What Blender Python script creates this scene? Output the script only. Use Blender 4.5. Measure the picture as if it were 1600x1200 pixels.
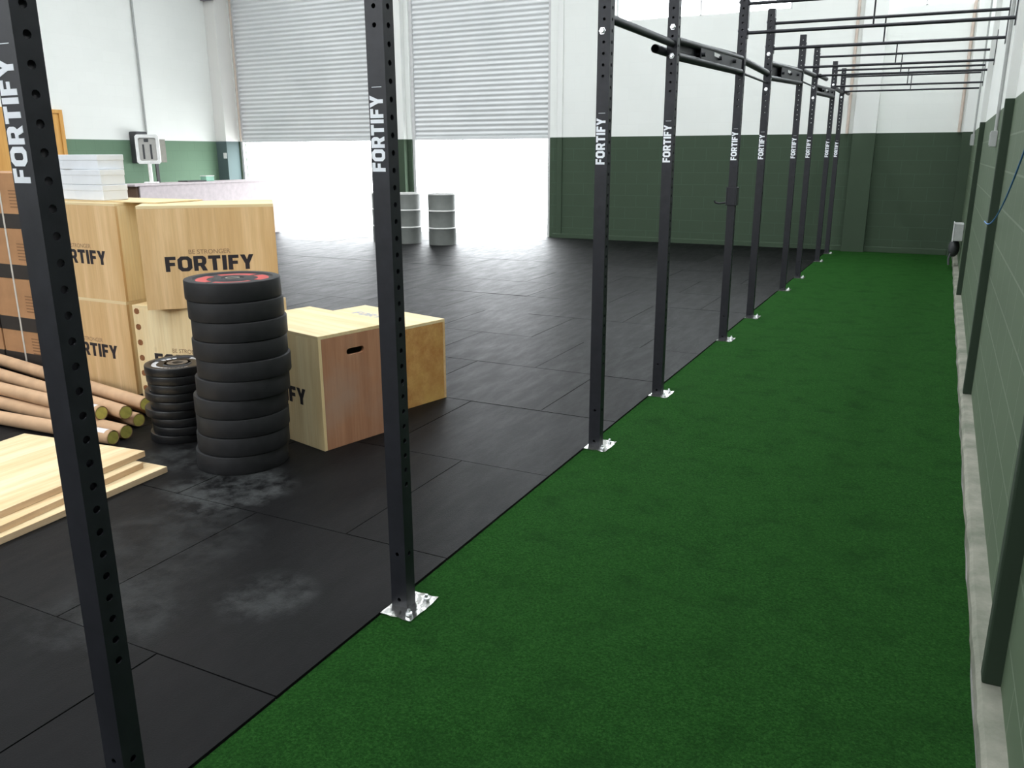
import bpy, bmesh, math, random
from mathutils import Vector, Matrix

random.seed(7)
for o in list(bpy.data.objects): bpy.data.objects.remove(o)
scene = bpy.context.scene
COL = scene.collection
PI = math.pi
MAT_TOP = 0.012          # top of the rubber mats above the slab

# ------------------------------------------------------------------ camera
cam_d = bpy.data.cameras.new('camera')
cam = bpy.data.objects.new('camera', cam_d); COL.objects.link(cam)
cam_d.sensor_fit = 'HORIZONTAL'; cam_d.sensor_width = 36.0
cam_d.lens = 1301.2 / 1600 * 36.0
cam_d.clip_start = 0.05; cam_d.clip_end = 300
P_, Y_, R_ = math.radians(15.392), math.radians(26.7685), math.radians(-0.187)
fw = Vector((-math.sin(Y_)*math.cos(P_), math.cos(Y_)*math.cos(P_), -math.sin(P_)))
rt = Vector((math.cos(Y_), math.sin(Y_), 0)); up = rt.cross(fw)
rt2 = rt*math.cos(R_) + up*math.sin(R_); up2 = rt2.cross(fw)
M = Matrix((rt2, up2, -fw)).transposed().to_4x4(); M.translation = Vector((0, 0, 1.5))
cam.matrix_world = M
scene.camera = cam

# ------------------------------------------------------------------ world: bright overcast sky
world = bpy.data.worlds.new('sky'); scene.world = world; world.use_nodes = True
bg = world.node_tree.nodes['Background']
bg.inputs[0].default_value = (0.93, 0.97, 1.0, 1); bg.inputs[1].default_value = 15.0

scene.view_settings.view_transform = 'Standard'; scene.view_settings.look = 'None'
scene.view_settings.gamma = 1.0; scene.view_settings.use_curve_mapping = False
scene.view_settings.exposure = -0.08

ROOF_Z = 6.5
BACK_Y = 14.39
SIDE_X = -14.3
WALL_X = 0.31
FRONT_Y = -4.0
SKY_X = [(-11.6, -11.0), (-7.9, -7.35), (-4.3, -3.8), (-0.85, -0.15)]   # unseen roof strips, placed and sized for fill light
SKY_Y = (-2.5, 13.2)
FRONT_FILL = (-8.6, -3.2, 2.7, 4.1)       # unseen opening added behind the camera to light the box fronts
DOORS = [(-13.98, -10.02), (-9.46, -6.47)]; DOOR_TOP = 4.95
WINS = [(-5.28, -2.39), (-1.18, 0.16)]; WIN_Z = (3.66, 4.9)

def portal(name, loc, rot, sx, sy):
    l = bpy.data.lights.new(name, 'AREA'); l.shape = 'RECTANGLE'; l.size = sx; l.size_y = sy
    l.cycles.is_portal = True
    o = bpy.data.objects.new(name, l); COL.objects.link(o); o.location = loc; o.rotation_euler = rot
for a, b in DOORS:
    portal('doorway_daylight', ((a+b)/2, BACK_Y+0.1, 0.9), (-PI/2, 0, 0), b-a, 1.8)
for a, b in WINS:
    portal('window_daylight', ((a+b)/2, BACK_Y+0.22, sum(WIN_Z)/2), (-PI/2, 0, 0), b-a, WIN_Z[1]-WIN_Z[0])
portal('front_fill_daylight', ((FRONT_FILL[0]+FRONT_FILL[1])/2, FRONT_Y-0.21, (FRONT_FILL[2]+FRONT_FILL[3])/2), (PI/2, 0, 0), FRONT_FILL[1]-FRONT_FILL[0], FRONT_FILL[3]-FRONT_FILL[2])
for a, b in SKY_X:
    portal('skylight_fill', ((a+b)/2, sum(SKY_Y)/2, ROOF_Z+0.1), (0, 0, 0), b-a, SKY_Y[1]-SKY_Y[0])

# ------------------------------------------------------------------ materials
def srgb(r, g, b):
    f = lambda c: (c/255/12.92) if c/255 <= 0.04045 else ((c/255+0.055)/1.055)**2.4
    return (f(r), f(g), f(b), 1)
class NT:
    def __init__(s, name, rough=0.6, spec=0.4, metal=0.0):
        s.m = bpy.data.materials.new(name); s.m.use_nodes = True
        s.n = s.m.node_tree.nodes; s.l = s.m.node_tree.links
        s.b = s.n['Principled BSDF']; s.b.inputs['Roughness'].default_value = rough
        s.b.inputs['Specular IOR Level'].default_value = spec; s.b.inputs['Metallic'].default_value = metal
    def node(s, t, **kw):
        x = s.n.new(t)
        for k, v in kw.items():
            if hasattr(x, k): setattr(x, k, v)
            else: x.inputs[k].default_value = v
        return x
    def link(s, a, b): s.l.new(a, b)
    def color(s, sock): s.l.new(sock, s.b.inputs['Base Color'])
    def bump(s, sock, strength=0.3, dist=0.01):
        x = s.n.new('ShaderNodeBump'); x.inputs['Strength'].default_value = strength
        x.inputs['Distance'].default_value = dist
        s.l.new(sock, x.inputs['Height']); s.l.new(x.outputs[0], s.b.inputs['Normal'])
    def noise(s, scale, vec=None, detail=4.0, rough=0.55):
        x = s.n.new('ShaderNodeTexNoise'); x.inputs['Scale'].default_value = scale
        x.inputs['Detail'].default_value = detail; x.inputs['Roughness'].default_value = rough
        if vec is not None: s.l.new(vec, x.inputs['Vector'])
        return x.outputs['Fac']
    def ramp(s, fac, stops):
        x = s.n.new('ShaderNodeValToRGB'); cr = x.color_ramp
        while len(cr.elements) < len(stops): cr.elements.new(0.5)
        for e, (p, c) in zip(cr.elements, stops):
            e.position = p; e.color = c if len(c) == 4 else (*c, 1)
        s.l.new(fac, x.inputs[0]); return x.outputs[0]
    def mix(s, fac, a, b, mode='MIX'):
        x = s.n.new('ShaderNodeMix'); x.data_type = 'RGBA'; x.blend_type = mode
        for i, v in ((0, fac), (6, a), (7, b)):
            if isinstance(v, (int, float)): x.inputs[i].default_value = v
            elif isinstance(v, tuple): x.inputs[i].default_value = v
            else: s.l.new(v, x.inputs[i])
        return x.outputs[2]
    def math(s, op, a, b=0.0):
        x = s.n.new('ShaderNodeMath'); x.operation = op
        for i, v in enumerate((a, b)):
            if isinstance(v, (int, float)): x.inputs[i].default_value = v
            else: s.l.new(v, x.inputs[i])
        return x.outputs[0]
    def objco(s, scale=(1, 1, 1), rot=(0, 0, 0)):
        t = s.n.new('ShaderNodeTexCoord'); m = s.n.new('ShaderNodeMapping')
        m.inputs['Scale'].default_value = scale; m.inputs['Rotation'].default_value = rot
        s.l.new(t.outputs['Object'], m.inputs[0]); return m.outputs[0]
    def pos(s):
        return s.n.new('ShaderNodeNewGeometry').outputs['Position']

def simple(name, col, rough=0.6, spec=0.4, metal=0.0, var=0.08, scale=12, bump=0.0):
    t = NT(name, rough, spec, metal)
    f = t.noise(scale, t.objco())
    c = Vector(col[:3])
    t.color(t.ramp(f, [(0.3, tuple(c*(1-var))), (0.7, tuple(c*(1+var)))]))
    if bump: t.bump(f, bump, 0.005)
    return t.m

def wall_material(name, axis, green, mortar, joint_mix=1.0):
    t = NT(name, 0.75, 0.25)
    p = t.pos(); s = t.n.new('ShaderNodeSeparateXYZ'); t.link(p, s.inputs[0])
    c = t.n.new('ShaderNodeCombineXYZ'); t.link(s.outputs[axis], c.inputs[0]); t.link(s.outputs[2], c.inputs[1])
    br = t.n.new('ShaderNodeTexBrick'); t.link(c.outputs[0], br.inputs['Vector'])
    br.inputs['Scale'].default_value = 1.0; br.inputs['Brick Width'].default_value = 0.4
    br.inputs['Row Height'].default_value = 0.2; br.inputs['Mortar Size'].default_value = 0.006
    br.inputs['Mortar Smooth'].default_value = 0.4
    br.inputs['Color1'].default_value = (0.985, 0.985, 0.985, 1); br.inputs['Color2'].default_value = (1, 1, 1, 1); br.inputs['Mortar'].default_value = (1, 1, 1, 1)
    n1 = t.noise(1.3, p, 5); n2 = t.noise(40, p, 3)
    above = t.math('GREATER_THAN', s.outputs[2], 1.80)
    gcol = t.mix(n1, green, tuple(x*1.18 for x in green[:3])+(1,))
    gcol = t.mix(t.math('MULTIPLY', br.outputs['Fac'], 0.75*joint_mix), gcol, mortar)
    wcol = t.mix(n1, (0.76, 0.78, 0.75, 1), (0.82, 0.835, 0.81, 1))
    wcol = t.mix(t.math('MULTIPLY', br.outputs['Fac'], 0.07), wcol, (0.55, 0.56, 0.54, 1))
    col = t.mix(above, gcol, wcol)
    col = t.mix(1.0, col, br.outputs['Color'], 'MULTIPLY')
    t.color(col)
    h = t.math('ADD', t.math('MULTIPLY', br.outputs['Fac'], -0.6), t.math('MULTIPLY', n2, 0.25))
    t.bump(h, 0.12, 0.003)
    return t.m

def plain_two_tone(name, green, white=(0.78, 0.79, 0.77, 1)):
    t = NT(name, 0.7, 0.25)
    p = t.pos(); s = t.n.new('ShaderNodeSeparateXYZ'); t.link(p, s.inputs[0])
    n1 = t.noise(2.5, p, 4)
    above = t.math('GREATER_THAN', s.outputs[2], 1.80)
    g = t.mix(n1, green, tuple(x*1.15 for x in green[:3])+(1,))
    t.color(t.mix(above, g, white)); t.bump(t.noise(60, p), 0.1, 0.003)
    return t.m

GREEN = (0.040, 0.063, 0.039, 1)  # same paint as the right wall, darkened for the back wall's shade
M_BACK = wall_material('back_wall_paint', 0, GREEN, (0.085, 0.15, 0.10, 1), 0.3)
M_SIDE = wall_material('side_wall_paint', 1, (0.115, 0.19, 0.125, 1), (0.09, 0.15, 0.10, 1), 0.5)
M_RIGHT = wall_material('right_wall_paint', 1, (0.078, 0.112, 0.067, 1), (0.19, 0.23, 0.17, 1), 0.7)  # one green with the back wall, lighter here for the door light
M_COLUMN = plain_two_tone('column_paint', GREEN)
M_SHADECOL = plain_two_tone('shaded_column_paint', (0.022, 0.036, 0.022, 1), (0.62, 0.63, 0.61, 1))  # pilaster paint with the shade of its camera-side face put into the colour
M_CORNER = plain_two_tone('corner_column_paint', (0.085, 0.12, 0.12, 1), (0.72, 0.71, 0.68, 1))

def concrete(name, a, b, scale=6):
    t = NT(name, 0.85, 0.2); p = t.pos()
    n = t.noise(scale, p, 8, 0.65); t.color(t.ramp(n, [(0.3, a), (0.7, b)])); t.bump(t.noise(scale*6, p, 6), 0.5, 0.01)
    return t.m
M_SLAB = concrete('concrete_slab', (0.2, 0.2, 0.19), (0.3, 0.3, 0.28))
M_YARD = concrete('concrete_yard', (0.5, 0.5, 0.48), (0.6, 0.6, 0.58), 1.5)
M_KERB = concrete('rough_kerb', (0.10, 0.115, 0.085), (0.30, 0.29, 0.245), 3.5)
M_ROOF = simple('roof_paint', (0.60, 0.60, 0.60, 1), 0.8, 0.2)
M_FRONTWALL = simple('grey_wall', (0.5, 0.5, 0.49, 1), 0.8, 0.2)

def rubber_mat_material():
    t = NT('rubber_mat', 0.5, 0.09)
    p = t.pos()
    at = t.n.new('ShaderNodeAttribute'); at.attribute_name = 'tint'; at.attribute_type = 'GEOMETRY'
    n = t.noise(2.2, p, 8, 0.62)
    dust = t.noise(0.9, p, 6, 0.7)
    mp = t.n.new('ShaderNodeMapping'); mp.inputs['Scale'].default_value = (5, 1.2, 1); mp.inputs['Rotation'].default_value = (0, 0, 0.9)
    t.link(p, mp.inputs[0]); scuff = t.noise(2.0, mp.outputs[0], 6, 0.7)
    base = t.mix(n, (0.0035, 0.0035, 0.0038, 1), (0.007, 0.007, 0.0075, 1))
    base = t.mix(t.ramp(dust, [(0.50, (0, 0, 0)), (0.75, (0.55, 0.55, 0.55))]), base, (0.012, 0.012, 0.0128, 1))
    base = t.mix(t.ramp(scuff, [(0.60, (0, 0, 0)), (0.78, (0.5, 0.5, 0.5))]), base, (0.030, 0.030, 0.030, 1))
    for (sx, sy, sr, amt) in ((-2.80, 2.62, 0.34, 0.5), (-3.32, 2.80, 0.25, 0.35), (-1.95, 1.95, 0.20, 0.28), (-2.35, 1.62, 0.30, 0.2), (-2.6, 2.1, 0.4, 0.14)):
        vd = t.n.new('ShaderNodeVectorMath'); vd.operation = 'DISTANCE'; t.link(p, vd.inputs[0]); vd.inputs[1].default_value = (sx, sy, 0)
        q = t.math('SUBTRACT', 1.0, t.math('DIVIDE', vd.outputs['Value'], sr))
        q = t.math('MAXIMUM', q, 0.0)
        q = t.math('MULTIPLY', t.ramp(t.noise(7.0, p, 6, 0.7), [(0.42, (0, 0, 0)), (0.62, (1, 1, 1))]), t.math('MINIMUM', t.math('MULTIPLY', q, 3.0*amt), amt))
        base = t.mix(q, base, (0.085, 0.09, 0.09, 1))
    tint = t.mix(0.5, (1, 1, 1, 1), at.outputs['Color'])
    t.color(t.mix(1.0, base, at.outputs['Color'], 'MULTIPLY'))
    r = t.n.new('ShaderNodeMapRange'); t.link(scuff, r.inputs[0])
    r.inputs[1].default_value = 0.3; r.inputs[2].default_value = 0.75
    r.inputs[3].default_value = 0.46; r.inputs[4].default_value = 0.60
    t.link(r.outputs[0], t.b.inputs['Roughness'])
    t.bump(t.math('ADD', t.noise(220, p, 2), t.math('MULTIPLY', n, 1.2)), 0.22, 0.004)
    return t.m
M_MAT = rubber_mat_material()

def turf_material():
    t = NT('artificial_turf', 0.95, 0.03)
    p = t.pos()
    n = t.noise(130, p, 5, 0.75); patch = t.noise(5.5, p, 5, 0.6); big = t.noise(1.1, p, 3)
    c = t.ramp(n, [(0.30, (0.003, 0.020, 0.002)), (0.52, (0.014, 0.070, 0.011)), (0.72, (0.046, 0.160, 0.030))])
    c = t.mix(t.ramp(patch, [(0.28, (0.6, 0.6, 0.6)), (0.50, (0, 0, 0))]), c, (0.004, 0.024, 0.004, 1))
    c = t.mix(t.math('MULTIPLY', big, 0.35), c, (0.020, 0.085, 0.014, 1))
    t.color(c)
    t.b.inputs['Sheen Weight'].default_value = 0.03; t.b.inputs['Sheen Roughness'].default_value = 0.4
    t.b.inputs['Sheen Tint'].default_value = (0.35, 0.85, 0.35, 1)
    t.bump(t.math('ADD', n, t.math('MULTIPLY', patch, 2.0)), 1.0, 0.016)
    return t.m
M_TURF = turf_material()

def steel_powder():
    t = NT('black_powder_coat', 0.45, 0.33)
    n = t.noise(25, t.objco(), 5); t.color(t.ramp(n, [(0.3, (0.009, 0.0095, 0.013)), (0.7, (0.016, 0.0165, 0.022))]))
    t.bump(t.noise(500, t.objco(), 2), 0.15, 0.001)
    return t.m
M_POST = steel_powder()
M_GALV = simple('zinc_plate', (0.62, 0.62, 0.60, 1), 0.22, 0.6, 1.0, 0.15, 30, 0.25)
M_BOLT = simple('zinc_bolt', (0.75, 0.76, 0.78, 1), 0.3, 0.6, 0.85)
M_LETTER = simple('white_lettering', (0.85, 0.87, 0.92, 1), 0.55)
M_INK = simple('black_stencil_ink', (0.018, 0.014, 0.018, 1), 0.6)
M_INKLITE = simple('pale_brown_ink', (0.28, 0.17, 0.09, 1), 0.7)
M_INKBLUE = simple('grey_blue_ink', (0.35, 0.36, 0.40, 1), 0.7)

def ply(name, light, dark, axis, knots=0.0, stain=None):
    """plywood face whose grain runs along the given local axis"""
    t = NT(name, 0.55, 0.3)
    sc = [14.0, 14.0, 14.0]; sc[axis] = 0.9
    v = t.objco(tuple(sc))
    w = t.noise(1.0, v, 6, 0.6)
    fine_sc = [90.0]*3; fine_sc[axis] = 3.0
    f = t.noise(1.0, t.objco(tuple(fine_sc)), 4, 0.6)
    c = t.ramp(w, [(0.32, dark), (0.5, tuple((a+b)/2 for a, b in zip(light, dark))), (0.62, light)])
    c = t.mix(t.ramp(f, [(0.35, (0.22, 0.22, 0.22)), (0.55, (0, 0, 0))]), c, tuple(x*0.7 for x in dark)+(1,))
    if knots:
        vo = t.n.new('ShaderNodeTexVoronoi'); vo.inputs['Scale'].default_value = 1.0
        ks = [4.5]*3; ks[axis] = 2.6
        t.link(t.objco(tuple(ks)), vo.inputs['Vector'])
        k = t.ramp(vo.outputs['Distance'], [(0.04, (knots,)*3), (0.12, (0, 0, 0))])
        c = t.mix(k, c, (0.16, 0.06, 0.02, 1))
    if stain:
        s = t.noise(3.0, t.objco(), 4)
        c = t.mix(t.ramp(s, [(0.45, (0, 0, 0)), (0.7, (0.7, 0.7, 0.7))]), c, stain)
    t.color(c); t.bump(f, 0.08, 0.002)
    return t.m
PINE_L, PINE_D = (0.72, 0.50, 0.27), (0.58, 0.37, 0.17)
M_PINE_Z = ply('pine_plywood_upright_grain', PINE_L, PINE_D, 2)
M_PINE_X = ply('pine_plywood_long_grain', PINE_L, PINE_D, 0)
M_PINE_PALE = ply('pale_pine_plywood', (0.74, 0.60, 0.36), (0.66, 0.48, 0.25), 0)
M_PINE_LITZ = ply('pale_lit_pine', (0.82, 0.68, 0.42), (0.72, 0.54, 0.29), 2, 0.6)  # pale pine, brightened for the door light on the box sides
M_MERANTI = ply('reddish_plywood', (0.46, 0.235, 0.135), (0.36, 0.165, 0.09), 2, 0, (0.40, 0.26, 0.19, 1))
M_ORANGE = ply('orange_plywood', (0.56, 0.31, 0.11), (0.42, 0.19, 0.055), 0, 0, (0.62, 0.40, 0.12, 1))
M_LOOSE = ply('fresh_pine_board', (0.80, 0.66, 0.42), (0.68, 0.46, 0.24), 1)
M_EDGE = ply('board_edge', (0.74, 0.55, 0.36), (0.62, 0.42, 0.25), 1)
M_DARKVOID = simple('dark_inside', (0.01, 0.009, 0.008, 1), 0.9)
M_BUMPER = simple('bumper_rubber', (0.015, 0.015, 0.0165, 1), 0.6, 0.3, 0, 0.2, 18, 0.15)
M_BUMPER2 = simple('bumper_rubber_glossy', (0.009, 0.009, 0.010, 1), 0.36, 0.4, 0, 0.2, 18, 0.1)
M_RED = simple('red_print', (0.42, 0.035, 0.03, 1), 0.5)
M_WPRINT = simple('white_print', (0.62, 0.62, 0.62, 1), 0.45)
M_HUB = simple('steel_hub', (0.6, 0.6, 0.6, 1), 0.3, 0.5, 1.0)
M_HUBDARK = simple('brown_hub_plate', (0.13, 0.11, 0.09, 1), 0.4, 0.5, 0.3)
M_TUBE = simple('kraft_tube', (0.50, 0.32, 0.19, 1), 0.65, 0.3, 0, 0.12, 8)
M_CAP = simple('yellow_tube_cap', (0.46, 0.42, 0.10, 1), 0.5, 0.4, 0, 0.15, 30)
M_PAPER = simple('white_paper', (0.75, 0.73, 0.75, 1), 0.7)
M_CARTON = simple('brown_cardboard', (0.42, 0.225, 0.11, 1), 0.8, 0.2, 0, 0.12, 6)
M_CARTONBAND = simple('dark_printed_band', (0.035, 0.028, 0.024, 1), 0.6)
M_CARTONINK = simple('carton_ink', (0.22, 0.11, 0.05, 1), 0.7)
M_WCARTON = simple('white_cardboard', (0.68, 0.70, 0.73, 1), 0.7, 0.2, 0, 0.05, 5)
M_STRAP = simple('white_strap', (0.6, 0.56, 0.5, 1), 0.5)
M_COUNTER = simple('counter_laminate', (0.62, 0.54, 0.56, 1), 0.5)
M_BROWN = simple('brown_panel', (0.14, 0.085, 0.06, 1), 0.6)
M_WPLASTIC = simple('white_plastic', (0.85, 0.85, 0.83, 1), 0.4)
M_DPLASTIC = simple('dark_plastic', (0.05, 0.052, 0.055, 1), 0.5)
M_GREYPANEL = simple('grey_panel', (0.30, 0.29, 0.25, 1), 0.6)
M_BARREL = simple('steel_drum_paint', (0.15, 0.16, 0.15, 1), 0.5, 0.4, 0.0, 0.15, 5)
M_BARRELRIM = simple('pale_drum_rim', (0.7, 0.7, 0.68, 1), 0.4)
M_ELEC = simple('grey_conduit', (0.36, 0.37, 0.36, 1), 0.5)
M_PINKPIPE = simple('cream_conduit', (0.60, 0.50, 0.43, 1), 0.6)
M_CABLE = simple('blue_cable', (0.03, 0.14, 0.38, 1), 0.5)
M_DOORWOOD = ply('varnished_door_wood', (0.68, 0.37, 0.10), (0.58, 0.29, 0.07), 2)
M_FRAME = simple('window_frame_paint', (0.6, 0.6, 0.6, 1), 0.5)
M_STEELBEAM = simple('purple_grey_steel', (0.20, 0.19, 0.25, 1), 0.5)
M_GREENBOX = simple('pale_green_plastic', (0.25, 0.5, 0.38, 1), 0.5)
def shutter_material():
    t = NT('galvanised_shutter', 0.45, 0.4, 0.0)
    p = t.pos(); n = t.noise(1.0, p, 4)
    t.color(t.ramp(n, [(0.3, (0.62, 0.64, 0.645)), (0.7, (0.70, 0.715, 0.72))]))
    return t.m
M_SHUTTER = shutter_material()
def pane_material():
    t = NT('window_glass'); t.n.remove(t.b)
    tr = t.n.new('ShaderNodeBsdfTransparent'); tr.inputs[0].default_value = (0.95, 0.97, 0.97, 1)
    gl = t.n.new('ShaderNodeBsdfGlossy'); gl.inputs['Roughness'].default_value = 0.05
    mx = t.n.new('ShaderNodeMixShader'); mx.inputs[0].default_value = 0.06
    t.link(tr.outputs[0], mx.inputs[1]); t.link(gl.outputs[0], mx.inputs[2])
    t.link(mx.outputs[0], t.n['Material Output'].inputs[0]); return t.m
M_PANE = pane_material()

# ------------------------------------------------------------------ helpers
def obj(name, bm, mat, parent=None, smooth=False, bevel=0.0):
    bmesh.ops.recalc_face_normals(bm, faces=bm.faces)
    me = bpy.data.meshes.new(name); bm.to_mesh(me); bm.free()
    for m in (mat if isinstance(mat, (list, tuple)) else [mat]): me.materials.append(m)
    if smooth:
        for f in me.polygons: f.use_smooth = True
    o = bpy.data.objects.new(name, me); COL.objects.link(o)
    if parent is not None: o.parent = parent
    if bevel:
        b = o.modifiers.new('bevel', 'BEVEL'); b.width = bevel; b.segments = 2; b.limit_method = 'ANGLE'
        b.angle_limit = math.radians(40)
    if smooth:
        o.data.set_sharp_from_angle(angle=math.radians(38))
    return o
def tag(o, label, cat, group=None, kind=None):
    o['label'] = label; o['category'] = cat
    if group: o['group'] = group
    if kind: o['kind'] = kind
    return o
def thing(name, label, cat, loc=(0, 0, 0), rz=0, group=None):
    o = bpy.data.objects.new(name, None); COL.objects.link(o); o.empty_display_size = 0.1
    o.location = loc; o.rotation_euler = (0, 0, rz)
    return tag(o, label, cat, group)
def struct(name, bm, mat, parent=None, **kw):
    o = obj(name, bm, mat, parent, **kw)
    if parent is None: o['kind'] = 'structure'
    return o
def dup(root, loc=None, rot=None, label=None, group=None):
    def cp(o, par):
        c = o.copy(); COL.objects.link(c)
        if par is not None: c.parent = par
        for ch in o.children: cp(ch, c)
        return c
    r = cp(root, None)
    if loc is not None: r.location = loc
    if rot is not None: r.rotation_euler = rot
    if label: r['label'] = label
    if group: r['group'] = group
    return r
def box(bm, a, b, mi=0):
    x0, y0, z0 = a; x1, y1, z1 = b
    v = [bm.verts.new(p) for p in ((x0,y0,z0),(x1,y0,z0),(x1,y1,z0),(x0,y1,z0),(x0,y0,z1),(x1,y0,z1),(x1,y1,z1),(x0,y1,z1))]
    for f in ((0,3,2,1),(4,5,6,7),(0,1,5,4),(1,2,6,5),(2,3,7,6),(3,0,4,7)):
        fc = bm.faces.new([v[i] for i in f]); fc.material_index = mi
    return v
def B(*boxes):
    bm = bmesh.new()
    for a, b in boxes: box(bm, a, b)
    return bm
def frame_of(d):
    d = d.normalized(); h = Vector((0, 0, 1)) if abs(d.z) < 0.9 else Vector((1, 0, 0))
    u = d.cross(h).normalized(); return u, d.cross(u).normalized()
def tube(bm, pts, r, seg=12, cap=True, mi=0):
    pts = [Vector(p) for p in pts]; rings = []
    for i, p in enumerate(pts):
        if i == 0: d = pts[1]-p
        elif i == len(pts)-1: d = p-pts[-2]
        else: d = (pts[i+1]-pts[i]).normalized() + (p-pts[i-1]).normalized()
        u, v = frame_of(d)
        rr = r[i] if isinstance(r, (list, tuple)) else r
        rings.append([bm.verts.new(p + u*rr*math.cos(2*PI*k/seg) + v*rr*math.sin(2*PI*k/seg)) for k in range(seg)])
    for a, b in zip(rings, rings[1:]):
        for k in range(seg):
            f = bm.faces.new((a[k], a[(k+1) % seg], b[(k+1) % seg], b[k])); f.material_index = mi
    if cap:
        bm.faces.new(rings[0]).material_index = mi; bm.faces.new(rings[-1]).material_index = mi
    return bm
def lathe(bm, prof, seg=48, c=(0, 0, 0), mi=0):
    rings = []
    for r, z in prof:
        if r < 1e-6: rings.append([bm.verts.new((c[0], c[1], c[2]+z))])
        else: rings.append([bm.verts.new((c[0]+r*math.cos(2*PI*k/seg), c[1]+r*math.sin(2*PI*k/seg), c[2]+z)) for k in range(seg)])
    for a, b in zip(rings, rings[1:]):
        for k in range(seg):
            k2 = (k+1) % seg
            q = [a[k % len(a)], a[k2 % len(a)], b[k2 % len(b)], b[k % len(b)]]
            q = [x for i, x in enumerate(q) if x not in q[:i]]
            if len(q) > 2: bm.faces.new(q).material_index = mi
    return bm
def prism(bm, outer, holes, t, mat=Matrix(), mi=0):
    """flat plate with holes: outline in x,y, extruded by t along z, placed by mat"""
    tmp = bmesh.new(); edges = []
    for loop in [outer]+list(holes):
        vs = [tmp.verts.new((x, y, 0)) for x, y in loop]
        for i in range(len(vs)): edges.append(tmp.edges.new((vs[i], vs[(i+1) % len(vs)])))
    bmesh.ops.triangle_fill(tmp, use_beauty=True, use_dissolve=False, edges=edges, normal=(0, 0, 1))
    ext = bmesh.ops.extrude_face_region(tmp, geom=list(tmp.faces))
    bmesh.ops.translate(tmp, vec=(0, 0, t), verts=[v for v in ext['geom'] if isinstance(v, bmesh.types.BMVert)])
    bmesh.ops.recalc_face_normals(tmp, faces=tmp.faces)
    for f in tmp.faces: f.material_index = mi
    tmp.transform(mat)
    me = bpy.data.meshes.new('tmp'); tmp.to_mesh(me); tmp.free()
    bm.from_mesh(me); bpy.data.meshes.remove(me)
def circ(x, y, r, n=12): return [(x+r*math.cos(2*PI*k/n), y+r*math.sin(2*PI*k/n)) for k in range(n)]
def rect(x0, y0, x1, y1): return [(x0, y0), (x1, y0), (x1, y1), (x0, y1)]
def basis(ex, ey, ez, o):
    m = Matrix((Vector(ex), Vector(ey), Vector(ez))).transposed().to_4x4(); m.translation = Vector(o); return m

# heavy block lettering, cap height 1
def cham(x0, y0, x1, y1, c):
    return [(x0+c, y0), (x1-c, y0), (x1, y0+c), (x1, y1-c), (x1-c, y1), (x0+c, y1), (x0, y1-c), (x0, y0+c)]
S = 0.25
GLYPH = {
 'F': (0.60, [([(0,0),(S,0),(S,.38),(.54,.38),(.54,.60),(S,.60),(S,.78),(.60,.78),(.60,1),(0,1)], [])]),
 'O': (0.80, [(cham(0, 0, .80, 1, .2), [cham(S, .23, .80-S, .77, .07)])]),
 'R': (0.74, [([(0,0),(S,0),(S,.32),(.36,.32),(.48,0),(.76,0),(.60,.37),(.68,.46),(.72,.56),(.72,.80),(.66,.92),(.54,1),(0,1)],
               [[(S,.53),(.42,.53),(.47,.58),(.47,.75),(.42,.79),(S,.79)]])]),
 'T': (0.70, [([(.225,0),(.475,0),(.475,.78),(.70,.78),(.70,1),(0,1),(0,.78),(.225,.78)], [])]),
 'I': (0.25, [([(0,0),(.25,0),(.25,1),(0,1)], [])]),
 'Y': (0.78, [([(.265,0),(.515,0),(.515,.38),(.78,1),(.51,1),(.39,.66),(.27,1),(0,1),(.265,.38)], [])]),
}
def word(bm, text, h, width, mat, t=0.0008):
    gap = 0.09; tot = sum(GLYPH[c][0] for c in text)+gap*(len(text)-1)
    sx = width/tot; x = 0
    for c in text:
        w, polys = GLYPH[c]
        for outer, holes in polys:
            prism(bm, [((x+px)*sx, py*h) for px, py in outer], [[((x+px)*sx, py*h) for px, py in hl] for hl in holes], t, mat)
        x += w+gap
def small_text(name, s, size, mat4, material, parent, width=None):
    cu = bpy.data.curves.new(name, 'FONT'); cu.body = s; cu.size = size; cu.extrude = 0.0003; cu.offset = size*0.012
    to = bpy.data.objects.new('t', cu); COL.objects.link(to)
    bpy.context.view_layer.update()
    dg = bpy.context.evaluated_depsgraph_get()
    me = bpy.data.meshes.new_from_object(to.evaluated_get(dg)); bpy.data.objects.remove(to); bpy.data.curves.remove(cu)
    xs = [v.co.x for v in me.vertices]
    k = (width/(max(xs)-min(xs))) if width else 1
    me.transform(mat4 @ Matrix.Diagonal((k, k, 1, 1)) @ Matrix.Translation((-min(xs), 0, 0)))
    me.materials.clear(); me.materials.append(material); me.name = name
    o = bpy.data.objects.new(name, me); COL.objects.link(o); o.parent = parent
    return o

# ------------------------------------------------------------------ room shell
def panel_wall(name, axis, rects, t0, t1, mat):
    bm = bmesh.new()
    for u0, z0, u1, z1 in rects:
        if axis == 'x': box(bm, (u0, t0, z0), (u1, t1, z1))
        else: box(bm, (t0, u0, z0), (t1, u1, z1))
    return struct(name, bm, mat)

# slab under everything
struct('floor', B(((SIDE_X-0.2, FRONT_Y-0.2, -0.2), (WALL_X+0.2, BACK_Y+0.2, -0.0002))), M_SLAB)

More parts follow.
